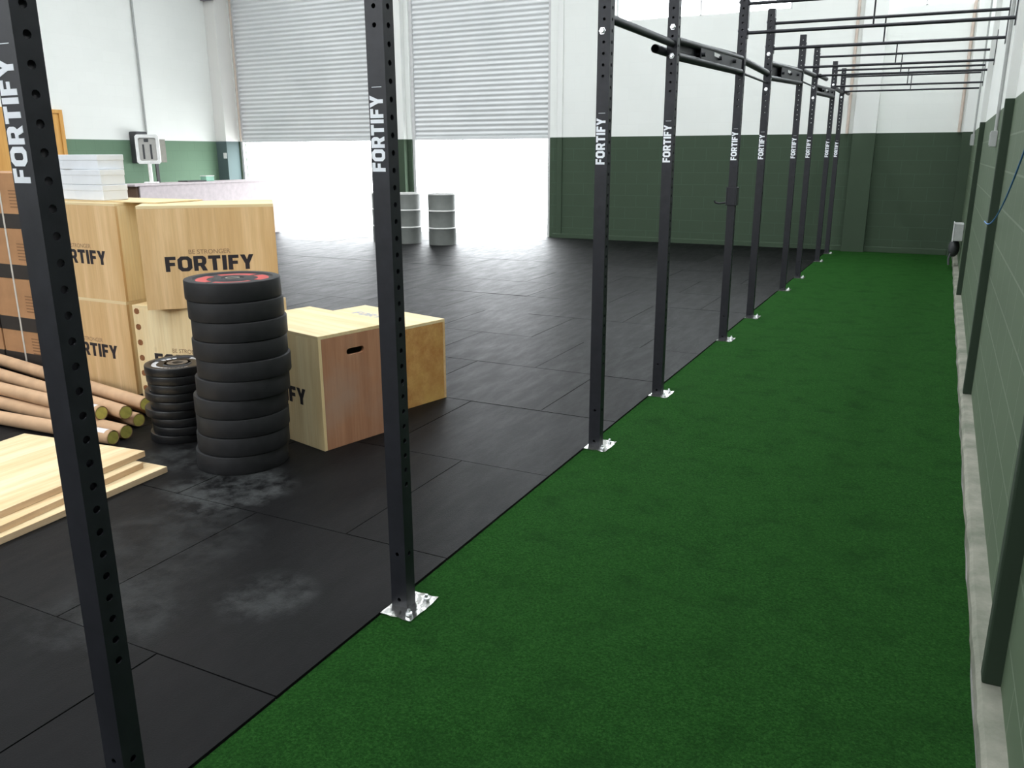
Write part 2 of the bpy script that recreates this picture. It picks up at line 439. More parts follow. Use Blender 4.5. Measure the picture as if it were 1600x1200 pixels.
# rubber mat flooring: running bond, seams modelled
MX0, MP = -1.53, 0.955
bm = bmesh.new(); cl = bm.loops.layers.color.new('tint')
rr = random.Random(3)
y = 1.53 - 5*0.942; row = -5
while y < BACK_Y-0.02:
    y1 = min(y+0.942, BACK_Y-0.005)
    edges = [MX0]
    x = MX0 - (MP if (row % 2) == 0 else MP*0.5)
    if row % 2 == 0: x = MX0-MP
    while x > SIDE_X+0.02: edges.append(x); x -= MP
    edges.append(SIDE_X+0.005)
    for a, b in zip(edges, edges[1:]):
        if a-b < 0.05: continue
        g = 0.0022; top = MAT_TOP + rr.uniform(-0.0008, 0.0008); c = rr.uniform(0.65, 1.3)
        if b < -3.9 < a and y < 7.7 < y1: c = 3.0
        nf = len(bm.faces)
        v = box(bm, (b+g, y+g, 0.0), (a-(g if a != MX0 else 0), y1-g, top))
        tl = [rr.uniform(-0.0006, 0.0006) for _ in range(4)]
        for k in range(4): v[4+k].co.z += tl[k]
        bm.faces.ensure_lookup_table()
        for f in bm.faces[nf:]:
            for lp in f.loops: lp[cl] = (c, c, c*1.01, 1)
    y += 0.942; row += 1
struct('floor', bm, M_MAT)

# turf strip
bm = bmesh.new()
nx, ny = 12, 110
gv = [[None]*(ny+1) for _ in range(nx+1)]
for i in range(nx+1):
    for j in range(ny+1):
        X = MX0+0.003 + (0.245-MX0-0.003)*i/nx; Yv = FRONT_Y+0.02 + (BACK_Y-0.02-FRONT_Y-0.02)*j/ny
        if i in (0, nx): X += 0.003*math.sin(Yv*7.1)+0.002*math.sin(Yv*17.3) if i == nx else 0.0
        gv[i][j] = bm.verts.new((X, Yv, 0.004+0.0006*math.sin(X*9+Yv*5)))
for i in range(nx):
    for j in range(ny):
        bm.faces.new((gv[i][j], gv[i+1][j], gv[i+1][j+1], gv[i][j+1]))
ext = bmesh.ops.extrude_face_region(bm, geom=list(bm.faces))
for v in [g for g in ext['geom'] if isinstance(g, bmesh.types.BMVert)]: v.co.z = 0.0
tag(obj('artificial_turf', bm, M_TURF), 'bright green artificial turf strip running between the black mats and the right wall', 'artificial turf', kind='stuff')

# back wall with door and window openings
xs = SIDE_X-0.2
R2 = []
(a1, b1), (a2, b2) = DOORS; (w1, w2), (w3, w4) = WINS
R2 += [(xs, 0, a1, DOOR_TOP), (b1, 0, a2, DOOR_TOP), (xs, DOOR_TOP, b2, ROOF_Z)]
R2 += [(b2, 0, -1.8, WIN_Z[0]), (-1.8, 0, WALL_X+0.2, WIN_Z[0]-0.09), (-1.8, WIN_Z[0]-0.09, w3, WIN_Z[0]), (w4, WIN_Z[0]-0.09, WALL_X+0.2, WIN_Z[0]), (b2, WIN_Z[1], WALL_X+0.2, ROOF_Z), (b2, WIN_Z[0], w1, WIN_Z[1]),
       (w2, WIN_Z[0], w3, WIN_Z[1]), (w4, WIN_Z[0], WALL_X+0.2, WIN_Z[1])]
panel_wall('wall_back', 'x', R2, BACK_Y, BACK_Y+0.2, M_BACK)
panel_wall('wall_left', 'y', [(FRONT_Y-0.2, 0, BACK_Y, ROOF_Z)], SIDE_X-0.2, SIDE_X, M_SIDE)
panel_wall('wall_right', 'y', [(FRONT_Y-0.2, 0, BACK_Y, ROOF_Z)], WALL_X, WALL_X+0.2, M_RIGHT)
panel_wall('wall_front', 'x', [(SIDE_X, 0, WALL_X, FRONT_FILL[2]), (SIDE_X, FRONT_FILL[3], WALL_X, ROOF_Z), (SIDE_X, FRONT_FILL[2], FRONT_FILL[0], FRONT_FILL[3]), (FRONT_FILL[1], FRONT_FILL[2], WALL_X, FRONT_FILL[3])], FRONT_Y-0.2, FRONT_Y, M_FRONTWALL)
# ceiling, left open at the unseen fill-light strips
bm = bmesh.new()
xe = [SIDE_X-0.2]+[v for s in SKY_X for v in s]+[WALL_X+0.2]
for a, b in zip(xe[0::2], xe[1::2]): box(bm, (a, SKY_Y[0], ROOF_Z), (b, SKY_Y[1], ROOF_Z+0.1))
box(bm, (SIDE_X-0.2, FRONT_Y-0.2, ROOF_Z), (WALL_X+0.2, SKY_Y[0], ROOF_Z+0.1))
box(bm, (SIDE_X-0.2, SKY_Y[1], ROOF_Z), (WALL_X+0.2, BACK_Y+0.2, ROOF_Z+0.1))
struct('ceiling', bm, M_ROOF)

# yard outside
struct('floor_yard', B(((-40, BACK_Y+0.2, -0.25), (20, BACK_Y+40, -0.02))), M_YARD)

# columns of the back wall
def column(name, a, b, mat, bev=0.006): return struct(name, B((a, b)), mat, bevel=bev)
column('trim_1', (SIDE_X, 14.02, 0), (-14.0, BACK_Y+0.02, ROOF_Z), M_CORNER)
column('trim_2', (-9.88, BACK_Y-0.12, 0), (-9.56, BACK_Y, ROOF_Z), M_COLUMN)
column('trim_3', (-1.33, BACK_Y-0.13, 0), (-1.0, BACK_Y, ROOF_Z), M_COLUMN)
column('trim_4', (-6.32, BACK_Y-0.03, 0), (-6.22, BACK_Y, ROOF_Z), M_COLUMN)
# pilasters of the right wall, thinned to a shade-coloured strip
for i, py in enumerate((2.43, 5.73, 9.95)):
    column('trim_%d' % (5+i), (0.262, py, 0.05), (WALL_X+0.01, py+0.06, ROOF_Z), M_SHADECOL)
column('trim_8', (0.17, BACK_Y-0.2, 0.0), (WALL_X+0.01, BACK_Y, ROOF_Z), M_COLUMN)
# rough kerb at the foot of the right wall
bm = bmesh.new(); n = 240; rows = []
rk = random.Random(5)
for j in range(n+1):
    Yk = FRONT_Y + (BACK_Y-FRONT_Y)*j/n
    e = 0.0015*math.sin(Yk*6.1)+0.0015*math.sin(Yk*15.7)+rk.uniform(-0.0015, 0.0015)
    rows.append([bm.verts.new(p) for p in ((0.247+e, Yk, 0), (0.250+e, Yk, 0.036+e), (0.262+e*0.6, Yk, 0.05+e), (WALL_X, Yk, 0.052+e*0.6))])
for a, b in zip(rows, rows[1:]):
    for k in range(3): bm.faces.new((a[k], a[k+1], b[k+1], b[k]))
struct('baseboard_right', bm, M_KERB)
# low green plinth along the back wall
bm = bmesh.new(); box(bm, (b2+0.08, BACK_Y-0.05, 0.0), (0.17, BACK_Y, 0.09))
struct('baseboard_back', bm, M_COLUMN, bevel=0.01)

# roller shutters, half raised
def shutter(idx, a, b):
    bm = bmesh.new(); z0, z1 = 1.84, DOOR_TOP; pitch = 0.088; nn = int((z1-z0)/pitch*8)
    prof = [(BACK_Y+0.07+0.011*math.cos(2*PI*(k/8.0)), z0+(z1-z0)*k/nn) for k in range(nn+1)]
    vs = [[bm.verts.new((x, yy, z)) for yy, z in prof] for x in (a+0.03, b-0.03)]
    for k in range(nn): bm.faces.new((vs[0][k], vs[1][k], vs[1][k+1], vs[0][k+1]))
    o = obj('door_%d' % idx, bm, M_SHUTTER, smooth=True); o['kind'] = 'structure'
    obj('bottom_rail', B(((a+0.03, BACK_Y+0.05, z0-0.06), (b-0.03, BACK_Y+0.09, z0))), M_SHUTTER, o, bevel=0.006)
    for s, x in (('guide_rail', a), ('guide_rail', b-0.06)):
        obj(s, B(((x, BACK_Y+0.035, 0.0), (x+0.06, BACK_Y+0.105, DOOR_TOP))), M_FRAME, o)
shutter(2, *DOORS[0]); shutter(3, *DOORS[1])

# high windows
def window(idx, a, b, z0):
    z1 = WIN_Z[1]
    bm = B(((a, BACK_Y+0.06, z0), (b, BACK_Y+0.12, z0+0.02)), ((a, BACK_Y+0.06, z1-0.04), (b, BACK_Y+0.12, z1)),
           ((a, BACK_Y+0.06, z0), (a+0.04, BACK_Y+0.12, z1)), ((b-0.04, BACK_Y+0.06, z0), (b, BACK_Y+0.12, z1)),
           (((a+b)/2-0.015, BACK_Y+0.06, z0), ((a+b)/2+0.015, BACK_Y+0.12, z1)))
    o = obj('window_%d' % idx, bm, M_FRAME); o['kind'] = 'structure'
    obj('pane', B(((a+0.04, BACK_Y+0.085, z0+0.02), (b-0.04, BACK_Y+0.091, z1-0.04))), M_PANE, o)
window(1, *WINS[0], WIN_Z[0]); window(2, *WINS[1], WIN_Z[0]-0.09)

# wooden door in the left wall
d = obj('door_1', B(((SIDE_X+0.01, 8.62, 0.02), (SIDE_X+0.05, 10.30, 2.24))), M_DOORWOOD, bevel=0.004); d['kind'] = 'structure'
obj('door_frame', B(((SIDE_X, 8.55, 0), (SIDE_X+0.07, 8.62, 2.30)), ((SIDE_X, 10.30, 0), (SIDE_X+0.07, 10.37, 2.30)),
                    ((SIDE_X, 8.62, 2.24), (SIDE_X+0.07, 10.30, 2.30))), M_DOORWOOD, d)
bm = bmesh.new(); tube(bm, [(SIDE_X+0.05, 8.72, 1.05), (SIDE_X+0.10, 8.72, 1.05), (SIDE_X+0.10, 8.84, 1.05)], 0.01)
obj('door_handle', bm, M_HUB, d, smooth=True)

# ------------------------------------------------------------------ rig uprights
PX = -1.493
PY = [1.019, 2.125, 3.949, 5.055, 6.878, 7.984, 9.808, 10.914, 12.74, 13.84]
PW, PD, PT = 0.031, 0.026, 0.004        # half width, half depth, wall
PH = 2.70
def post_mesh():
    bm = bmesh.new()
    side_z = [0.20]+[0.45+0.05*k for k in range(45)]
    front_z = [0.03, 0.20]+[1.85+0.05*k for k in range(17)]
    r = 0.0085
    # front and rear walls (normal along y); holes run through both
    hs = [circ(0, z, r*0.85, 10) for z in front_z]
    for yy in (-PD, PD-PT):
        prism(bm, rect(-PW, 0, PW, PH), hs, PT, basis((1, 0, 0), (0, 0, 1), (0, -1, 0), (0, yy+PT, 0)))
    hs = [circ(0, z, r, 10) for z in side_z]
    for xx in (-PW, PW-PT):
        prism(bm, rect(-PD+PT, 0, PD-PT, PH), hs, PT, basis((0, 1, 0), (0, 0, 1), (1, 0, 0), (xx, 0, 0)))
    box(bm, (-PW, -PD, PH-0.003), (PW, PD, PH+0.002))
    return bm
POST_LABELS = [
 'nearest black steel rig upright, with side holes, crossing the lumber and cartons at the left',
 'black steel rig upright in front of the orange plywood box, second nearest',
 'black steel rig upright left of the high window, third nearest',
 'black steel rig upright carrying the end of the first grip beam, fourth nearest',
 'black steel rig upright with a bar hook clamped at chest height',
 'black steel rig upright just beyond the one with the bar hook',
 'seventh nearest black steel rig upright, where the second grip beam ends',
 'eighth nearest black steel rig upright, between the second and third grip beams',
 'black steel rig upright next to last in the row, near the back wall',
 'farthest black steel rig upright, closest to the back wall']
def bolt_bm(sz=0.0135, t=0.012):
    bm = bmesh.new(); lathe(bm, [(0, 0), (sz*1.25, 0), (sz*1.25, 0.002), (sz, 0.002), (sz, t*0.75), (sz*0.7, t), (0, t)], 6)
    bm.transform(Matrix.Rotation(PI/2, 4, 'X')); return bm
post0 = thing('rig_upright', POST_LABELS[0], 'rig upright', (PX, PY[0], 0.006), group='uprights of the pull-up rig')
obj('steel_tube', post_mesh(), M_POST, post0)
bm = bmesh.new()
word(bm, 'FORTIFY', 0.046, 0.214, basis((0, 0, 1), (-1, 0, 0), (0, -1, 0), (0.019, -PD, 1.447)))
prism(bm, rect(0, 0, 0.0015, 0.034), [], 0.0008, basis((0, 0, 1), (-1, 0, 0), (0, -1, 0), (0.016, -PD, 1.683)))
lt = obj('lettering', bm, M_LETTER, post0); lt['label'] = 'white vertical FORTIFY lettering'
# crinkled bright base plate lying on the turf
bm = bmesh.new(); g = 10; rp = random.Random(2)
vt = [[bm.verts.new((-0.035+0.122*i/g, -0.088+0.176*j/g, 0.0035+0.0022*math.sin(i*1.3+j*0.7)+rp.uniform(-0.0012, 0.0012))) for j in range(g+1)] for i in range(g+1)]
for i in range(g):
    for j in range(g): bm.faces.new((vt[i][j], vt[i+1][j], vt[i+1][j+1], vt[i][j+1]))
ext = bmesh.ops.extrude_face_region(bm, geom=list(bm.faces))
for v in [q for q in ext['geom'] if isinstance(q, bmesh.types.BMVert)]: v.co.z = -0.003
bp = obj('base_plate', bm, M_GALV, post0, smooth=True); bp['label'] = 'shiny crinkled metal base plate'
for dy in (-0.055, 0.055):
    b_ = obj('anchor_bolt', lathe(bmesh.new(), [(0, 0), (0.012, 0), (0.012, 0.008), (0.006, 0.010), (0.006, 0.02), (0, 0.02)], 6), M_BOLT, post0)
    b_.location = (0.058, dy, 0.004)
posts = [post0]
for i in range(1, 10): posts.append(dup(post0, (PX, PY[i], 0.006), label=POST_LABELS[i]))
BM = bolt_bm(); bolt_me = None
def add_bolt(i, z, side='front'):
    global bolt_me
    if bolt_me is None:
        o = obj('bolt', bolt_bm(), M_BOLT, posts[i]); bolt_me = o.data
    else:
        o = bpy.data.objects.new('bolt', bolt_me); COL.objects.link(o); o.parent = posts[i]
    if side == 'front': o.location = (-0.008 if i < 3 else 0.0, -PD, z)
    else:
        o.location = (PW if side == 'right' else -PW, 0, z); o.rotation_euler = (0, 0, PI/2 if side == 'right' else -PI/2)
for i, z in ((2, 2.05), (3, 2.20), (3, 2.045), (5, 2.335), (5, 2.19), (5, 2.045), (4, 2.10), (7, 2.25), (7, 2.13), (6, 2.25), (8, 2.40), (9, 2.30)):
    add_bolt(i, z)
for i in (4, 5, 6, 7, 8, 9):
    add_bolt(i, 2.60, 'left'); add_bolt(i, 2.60, 'right'); add_bolt(i, 2.40, 'left'); add_bolt(i, 2.40, 'right')

# bar hook on the fifth upright
jc = thing('bar_hook', 'black clamp-on bar hook on the fifth rig upright', 'bar hook', (PX, PY[4], 1.105))
obj('clamp', B(((-0.043, -0.038, 0), (-0.031, 0.038, 0.14)), ((0.031, -0.038, 0), (0.043, 0.038, 0.14)), ((-0.031, -0.038, 0.0), (0.031, -0.027, 0.14))), M_POST, jc, bevel=0.002)
bm = bmesh.new(); tube(bm, [(-0.043, -0.01, 0.02), (-0.10, -0.01, 0.012), (-0.13, -0.01, 0.018), (-0.137, -0.01, 0.034)], 0.007)
obj('hook', bm, M_POST, jc, smooth=True)

# ------------------------------------------------------------------ wall braces (upper and lower bar, tie, wall plate)
BR_LABEL = {4: 'double black cross bar from the hooked upright to the right wall, nearest pair',
            5: 'black cross bars from the sixth upright to the right wall, second nearest pair',
            6: 'black cross bars from the seventh upright to the right wall, third nearest pair',
            7: 'black cross bars from the eighth upright to the right wall',
            8: 'black cross bars from the next to last upright to the right wall',
            9: 'farthest black cross bars to the right wall, beside the back wall'}
def brace(i):
    t = thing('wall_brace', BR_LABEL[i], 'wall brace', (PX+PW+0.001, PY[i], 2.385), group='cross bars from the rig to the wall')
    L = WALL_X-(PX+PW)-0.004
    for z in (0.0, 0.205):
        bm = bmesh.new(); tube(bm, [(0, 0, z), (L, 0, z-0.012)], 0.0125); obj('cross_bar', bm, M_POST, t, smooth=True)
    bm = bmesh.new(); tube(bm, [(0.885, 0, -0.006), (0.885, 0, 0.20)], 0.006, 8); obj('tie_rod', bm, M_POST, t, smooth=True)
    obj('wall_plate', B(((L-0.006, -0.03, -0.06), (L, 0.03, 0.26))), M_POST, t, bevel=0.002)
    obj('post_plate', B(((0, -0.024, -0.04), (0.005, 0.024, 0.245))), M_POST, t)
    return t
for i in (4, 5, 6, 7, 8, 9): brace(i)

# ------------------------------------------------------------------ pull-up bars and grip beams
def pull_bar(y0, z0, y1, z1, r, label, dx=0.0):
    bm = bmesh.new(); tube(bm, [(0, 0, 0), (0, y1-y0, z1-z0)], r, 16)
    o = obj('pull_up_bar', bm, M_POST, smooth=True); o.location = (PX+dx, y0, z0)
    return tag(o, label, 'pull-up bar', 'pull-up bars of the rig')
g = PD+0.002
pull_bar(PY[2]+g, 2.118, PY[3]-g, 2.118, 0.021, 'straight black pull-up bar between the third and fourth uprights')
pull_bar(PY[4]+g, 2.20, PY[5]-g-0.016, 2.185, 0.026, 'thick black pull-up bar between the hooked upright and the next one')
pull_bar(PY[4]+g, 2.105, PY[5]-g, 2.105, 0.009, 'thin black rod under the thick pull-up bar past the hooked upright')
pull_bar(PY[6]+g, 2.365, PY[7]-g, 2.385, 0.026, 'thick black pull-up bar between the seventh and eighth uprights')
pull_bar(PY[6]+g, 2.255, PY[7]-g, 2.26, 0.009, 'thin black rod under the bar between the seventh and eighth uprights')
pull_bar(PY[8]+g, 2.375, PY[9]-g, 2.375, 0.026, 'thick black pull-up bar between the last two uprights')
def grip_beam(y0, y1, zb0, zt0, zb1, zt1, label, stub_near=None, stub_far=None, dx=0.0):
    t = thing('grip_beam', label, 'grip beam', (PX, y0, zb0), group='grip beams of the rig')
    L = y1-y0; H0, H1 = zt0-zb0, zt1-zb0; B1 = zb1-zb0
    bm = bmesh.new()
    prism(bm, [(0, 0), (L, B1), (L, H1-0.02), (L-0.12, H1), (0, H0)], [], 0.008, basis((0, 1, 0), (0, 0, 1), (1, 0, 0), (-0.018, 0, 0)))
    obj('side_plate', bm, M_POST, t, bevel=0.002)
    bm = bmesh.new()
    prism(bm, [(L*0.28, B1*0.28+0.01), (L*0.96, B1*0.96+0.01), (L*0.96, H1-0.05), (L*0.28, H0+(H1-H0)*0.28-0.03)], [], 0.008, basis((0, 1, 0), (0, 0, 1), (1, 0, 0), (0.020, 0, 0)))
    obj('side_plate', bm, M_POST, t, bevel=0.002)
    bm = bmesh.new(); tube(bm, [(0.012, 0.01, H0-0.024), (0.012, L-0.02, H1-0.032)], 0.020, 14); obj('upper_tube', bm, M_POST, t, smooth=True)
    bm = bmesh.new(); tube(bm, [(0.012, 0.01, 0.022), (0.012, L-0.02, B1+0.022)], 0.020, 14); obj('lower_tube', bm, M_POST, t, smooth=True)
    for fy in (0.3, 0.55, 0.8):
        bm = bmesh.new(); z = B1*fy+(H0*(1-fy)+H1*fy)*0.4
        tube(bm, [(-0.10, L*fy, z), (0.05, L*fy, z)], 0.013, 12); obj('side_grip', bm, M_POST, t, smooth=True)
    st = obj('sticker', B(((0.030, L*0.47, B1*0.5+(H0+H1)/2*0.5-0.012), (0.0308, L*0.47+0.16, B1*0.5+(H0+H1)/2*0.5+0.012))), M_WPRINT, t)
    st['label'] = 'small white sticker'
    return t
grip_beam(PY[3]+g, PY[4]-g, 2.035, 2.165, 2.085, 2.235, 'dark grip beam with a white sticker hung between the fourth and hooked uprights')
grip_beam(PY[5]+g, PY[6]-g, 2.13, 2.295, 2.205, 2.375, 'middle grip beam, dark, beyond the sixth upright')
grip_beam(PY[7]+g, PY[8]-g, 2.18, 2.30, 2.23, 2.36, 'farthest and smallest dark grip beam')
def stub(y0, y1, z0, z1, label, dx):
    bm = bmesh.new(); tube(bm, [(0, 0, 0), (0, y1-y0, z1-z0)], 0.024, 16, cap=False); tube(bm, [(0, 0, 0), (0, y1-y0, z1-z0)], 0.020, 16, cap=False)
    o = obj('grip_tube', bm, M_POST, smooth=True); o.location = (PX+dx, y0, z0)
    return tag(o, label, 'grip tube', 'tube ends poking past the uprights')
stub(4.89, 5.62, 2.079, 2.085, 'short open tube clamped beside the fourth upright, its end poking toward the camera', -0.057)
stub(PY[7]+g, 11.55, 2.385, 2.392, 'open tube end poking out past the eighth upright', 0.05)
stub(PY[9]+g, 14.25, 2.375, 2.375, 'tube end poking out past the farthest upright', 0.05)

# ------------------------------------------------------------------ plywood plyo boxes
def wall_panel(w, h, t, hole=None):
    """panel in local x (width), z (height), thickness t outward along -y"""
    bm = bmesh.new(); holes = []
    if hole:
        cx, cz, L, H = hole; r = H/2; pts = []
        for k in range(9): a = -PI/2+PI*k/8; pts.append((cx+L/2-r+r*math.cos(a), cz+r*math.sin(a)))
        for k in range(9): a = PI/2+PI*k/8; pts.append((cx-L/2+r+r*math.cos(a), cz+r*math.sin(a)))
        holes = [pts]
    prism(bm, rect(0, 0, w, h), holes, t, basis((1, 0, 0), (0, 0, 1), (0, -1, 0), (0, t, 0)))
    return bm
def ply_box(label, corner, heading, w, d, h, mf, ms, mt, text=True, hole_front=None, hole_side=None, z=MAT_TOP, small=True,
            text_side='front', group='plywood jump boxes'):
    """corner = front left bottom corner; heading = angle of the front face direction from +x"""
    t = thing('plywood_box', label, 'plywood box', (corner[0], corner[1], z), heading, group)
    th = 0.018
    obj('front_panel', wall_panel(w, h-th, th, hole_front), mf, t, bevel=0.0012)
    bm = wall_panel(w, h-th, th); bm.transform(Matrix.Translation((0, d-th, 0))); obj('back_panel', bm, mf, t, bevel=0.0012)
    for nm, x0, hs in (('side_panel', 0.0, None), ('side_panel', w-th, hole_side)):
        bm = wall_panel(d-2*th, h-th, th, hs); bm.transform(Matrix.Translation((x0+th, th, 0)) @ Matrix.Rotation(PI/2, 4, 'Z'))
        obj(nm, bm, ms, t, bevel=0.0012)
    obj('top_panel', B(((0, 0, h-th), (w, d, h))), mt, t, bevel=0.0015)
    obj('bottom_panel', B(((th, th, 0), (w-th, d-th, th))), M_PINE_X, t)
    if hole_front or hole_side: 
        bm = B(((th+0.02, th+0.02, 0.10), (w-th-0.02, d-th-0.02, h-th-0.02)))
    if text:
        bm = bmesh.new(); 
        if text_side == 'front': mm = basis((1, 0, 0), (0, 0, 1), (0, -1, 0), (0.125, 0, 0.222)); m2 = basis((1, 0, 0), (0, 0, 1), (0, -1, 0), (0.125+0.135, 0, 0.322)); w_ = 0.50
        word(bm, 'FORTIFY', 0.088, w_, mm)
        lo = obj('lettering', bm, M_INK, t); lo['label'] = 'black FORTIFY stencil'
        if small:
            so = small_text('small_lettering', 'BE STRONGER', 0.034, m2, M_INKLITE, t, 0.235); so['label'] = 'faint brown BE STRONGER stencil'
    return t
H6 = 0.605
# left pair, one on the other
LX, LY = -4.485-0.762, 3.525
ply_box('lower plywood box of the left stack, behind the cardboard tubes', (LX, LY), 0, 0.762, 0.508, H6, M_PINE_Z, M_PINE_LITZ, M_PINE_PALE)
ply_box('upper plywood box of the left stack, under the white cartons', (LX, LY+0.004), 0, 0.762, 0.508, H6, M_PINE_Z, M_PINE_LITZ, M_PINE_PALE, z=MAT_TOP+H6+0.001)
# right pair
lr = ply_box('lower plywood box behind the weight plates, with brown finger joints on its edge', (-4.365, 3.47), math.radians(10), 0.762, 0.508, H6, M_ORANGE if False else M_PINE_LITZ, M_PINE_LITZ, M_PINE_PALE)
M_ENDGRAIN = simple('brown_end_grain', (0.22, 0.09, 0.035, 1), 0.7, 0.3, 0, 0.3, 60)
for k in range(6):
    bm = bmesh.new(); z = 0.06+k*0.098
    prism(bm, cham(0.012, z, 0.048, z+0.036, 0.010), [], 0.0012, basis((1, 0, 0), (0, 0, 1), (0, -1, 0), (0, 0, 0)))
    fj = obj('finger_joint', bm, M_ENDGRAIN, lr); fj['label'] = 'brown finger joint'
ply_box('upper right plywood box turned outward, large FORTIFY stencil above the plates', (-4.12, 3.38), math.radians(43), 0.762, 0.50, H6, M_PINE_Z, M_PINE_LITZ, M_PINE_PALE, z=MAT_TOP+H6+0.001)
# loose sheet on the left stack
o = obj('plywood_sheet', B(((0, 0, 0), (1.02, 0.36, 0.006))), M_PINE_PALE); o.location = (-5.22, 3.60, MAT_TOP+2*H6+0.003)
tag(o, 'thin pale plywood sheet under the white cartons', 'plywood sheet')
# front pair on the mats
ang = math.radians(14)
u = Vector((math.sin(ang), math.cos(ang))); w_ = Vector((-math.cos(ang), math.sin(ang)))
C = Vector((-2.712, 3.213))
# local x of this box runs along the lettered left-hand face, its right side panel is the slotted reddish one
cA = C + w_*0.762
ply_box('nearest plywood box with a slot handle in its reddish side', cA, -ang, 0.762, 0.508, 0.61, M_PINE_LITZ, M_MERANTI, M_PINE_PALE,
        hole_side=(0.215, 0.50, 0.115, 0.034), small=False)
D = Vector((-2.672, 4.335)) - u*0.585
cB = D + w_*0.762
pb = ply_box('low plywood box with orange face right behind the slotted one', cB, -ang, 0.762, 0.61, 0.508, M_PINE_X, M_ORANGE, M_PINE_PALE, text=False)
bm = bmesh.new(); word(bm, 'FORTIFY', 0.07, 0.42, basis((1, 0, 0), (0, 1, 0), (0, 0, 1), (0.16, 0.36, 0.508)))
lo = obj('lettering', bm, M_INKBLUE, pb); lo['label'] = 'faint FORTIFY stencil on the top'

# ------------------------------------------------------------------ weight plates
def plate_profile(R, t):
    c = 0.006
    return [(0.026, 0.008), (0.05, 0.008), (0.055, 0.004), (R*0.42, 0.004), (R*0.45, 0.010), (R*0.80, 0.010), (R*0.84, 0.0), (R-c, 0), (R-c*0.3, c*0.3), (R, c), (R, t-c), (R-c*0.3, t-c*0.3), (R-c, t), (R*0.84, t), (R*0.80, t-0.008),
            (R*0.45, t-0.008), (R*0.42, t-0.003), (0.055, t-0.003), (0.05, t-0.008), (0.026, t-0.008), (0.026, 0.008)]
PLATE_T = 0.0930
seed = thing('bumper_plate', 'x', 'bumper plate', (0, 0, 0), group='thick black bumper plates in the tall stack')
obj('rubber_disc', lathe(bmesh.new(), plate_profile(0.222, PLATE_T-0.001), 64), M_BUMPER, seed, smooth=True)
obj('hub_ring', lathe(bmesh.new(), [(0.0255, 0.004), (0.034, 0.004), (0.034, PLATE_T-0.004), (0.0255, PLATE_T-0.004), (0.0255, 0.004)], 32), M_HUB, seed, smooth=True)
ordn = ['topmost', 'second from the top', 'third from the top', 'fourth from the top', 'fifth from the top', 'sixth from the top',
        'fifth from the bottom', 'fourth from the bottom', 'third from the bottom', 'second from the bottom', 'bottom']
offs = [(-2.985, 2.950), (-2.978, 2.953), (-2.970, 2.958), (-2.975, 2.955), (-2.966, 2.960), (-2.976, 2.952), (-2.992, 2.944), (-2.990, 2.945), (-2.995, 2.942), (-3.005, 2.935)]
names10 = ordn[:6]+['fourth from the bottom', 'third from the bottom', 'second from the bottom', 'bottom']
plates = []
for k in range(10):
    z = MAT_TOP + (9-k)*PLATE_T
    lab = '%s thick black bumper plate of the tall stack by the plywood boxes' % names10[k]
    if k == 0: lab = 'topmost thick black bumper plate of the tall stack, with red print'
    p = dup(seed, (offs[k][0], offs[k][1], z), (0, 0, k*0.7), lab)
    plates.append(p)
for ch in list(seed.children): bpy.data.objects.remove(ch)
bpy.data.objects.remove(seed)
def arcs(bm, r0, r1, z, spans, t=0.0008, step=3):
    for a0, a1 in spans:
        n = max(2, int((a1-a0)/step)); A = [math.radians(a0+(a1-a0)*k/n) for k in range(n+1)]
        out = [(r1*math.cos(a), r1*math.sin(a)) for a in A]+[(r0*math.cos(a), r0*math.sin(a)) for a in reversed(A)]
        prism(bm, out, [], t, Matrix.Translation((0, 0, z)))
bm = bmesh.new(); arcs(bm, 0.118, 0.168, PLATE_T-0.0088, [(10, 78), (92, 160), (180, 262), (275, 350)])
rp_ = obj('red_print', bm, M_RED, plates[0]); rp_['label'] = 'red printed ring on the plate'

# small stack of thinner plates
thin = thing('bumper_plate', 'x', 'bumper plate', (0, 0, 0), group='thin black plates in the short stack')
obj('rubber_disc', lathe(bmesh.new(), plate_profile(0.168, 0.0455), 64), M_BUMPER2, thin, smooth=True)
obj('hub_ring', lathe(bmesh.new(), [(0.0255, 0.004), (0.034, 0.004), (0.034, 0.040), (0.0255, 0.040), (0.0255, 0.004)], 32), M_HUBDARK, thin, smooth=True)
sm = []
names9 = ['topmost', 'second from the top', 'third from the top', 'fourth from the top', 'middle', 'fourth from the bottom', 'third from the bottom', 'second from the bottom', 'bottom']
for k in range(9):
    dx = [0, 0.004, 0.008, -0.006, 0.010, -0.014, 0.006, 0.010, -0.006][k]
    p = dup(thin, (-3.585+dx, 3.09+dx*0.5, MAT_TOP+(8-k)*0.0462), (0, 0, k*0.9),
            '%s thin black plate of the short stack beside the cardboard tubes' % names9[k] if k else 'topmost thin black plate of the short stack, white print around its rim')
    if k in (3, 5): p.scale = (1.03, 1.03, 1)
    sm.append(p)
for ch in list(thin.children): bpy.data.objects.remove(ch)
bpy.data.objects.remove(thin)
bm = bmesh.new()
sp = []
a = 195
while a < 345: 
    wd = 9 if (a//12) % 3 else 6
    sp.append((a, a+wd)); a += wd+3
sp += [(60, 66), (70, 80), (84, 92), (96, 104), (140, 150), (154, 165), (169, 178)]
arcs(bm, 0.108, 0.131, 0.0455-0.0078, sp)
wp = obj('white_print', bm, M_WPRINT, sm[0]); wp['label'] = 'white printed marks around the rim'
hb = obj('hub_plate', lathe(bmesh.new(), [(0.03, 0.040), (0.068, 0.040), (0.068, 0.0425), (0.03, 0.0425), (0.03, 0.040)], 40), M_HUBDARK, sm[0], smooth=True)

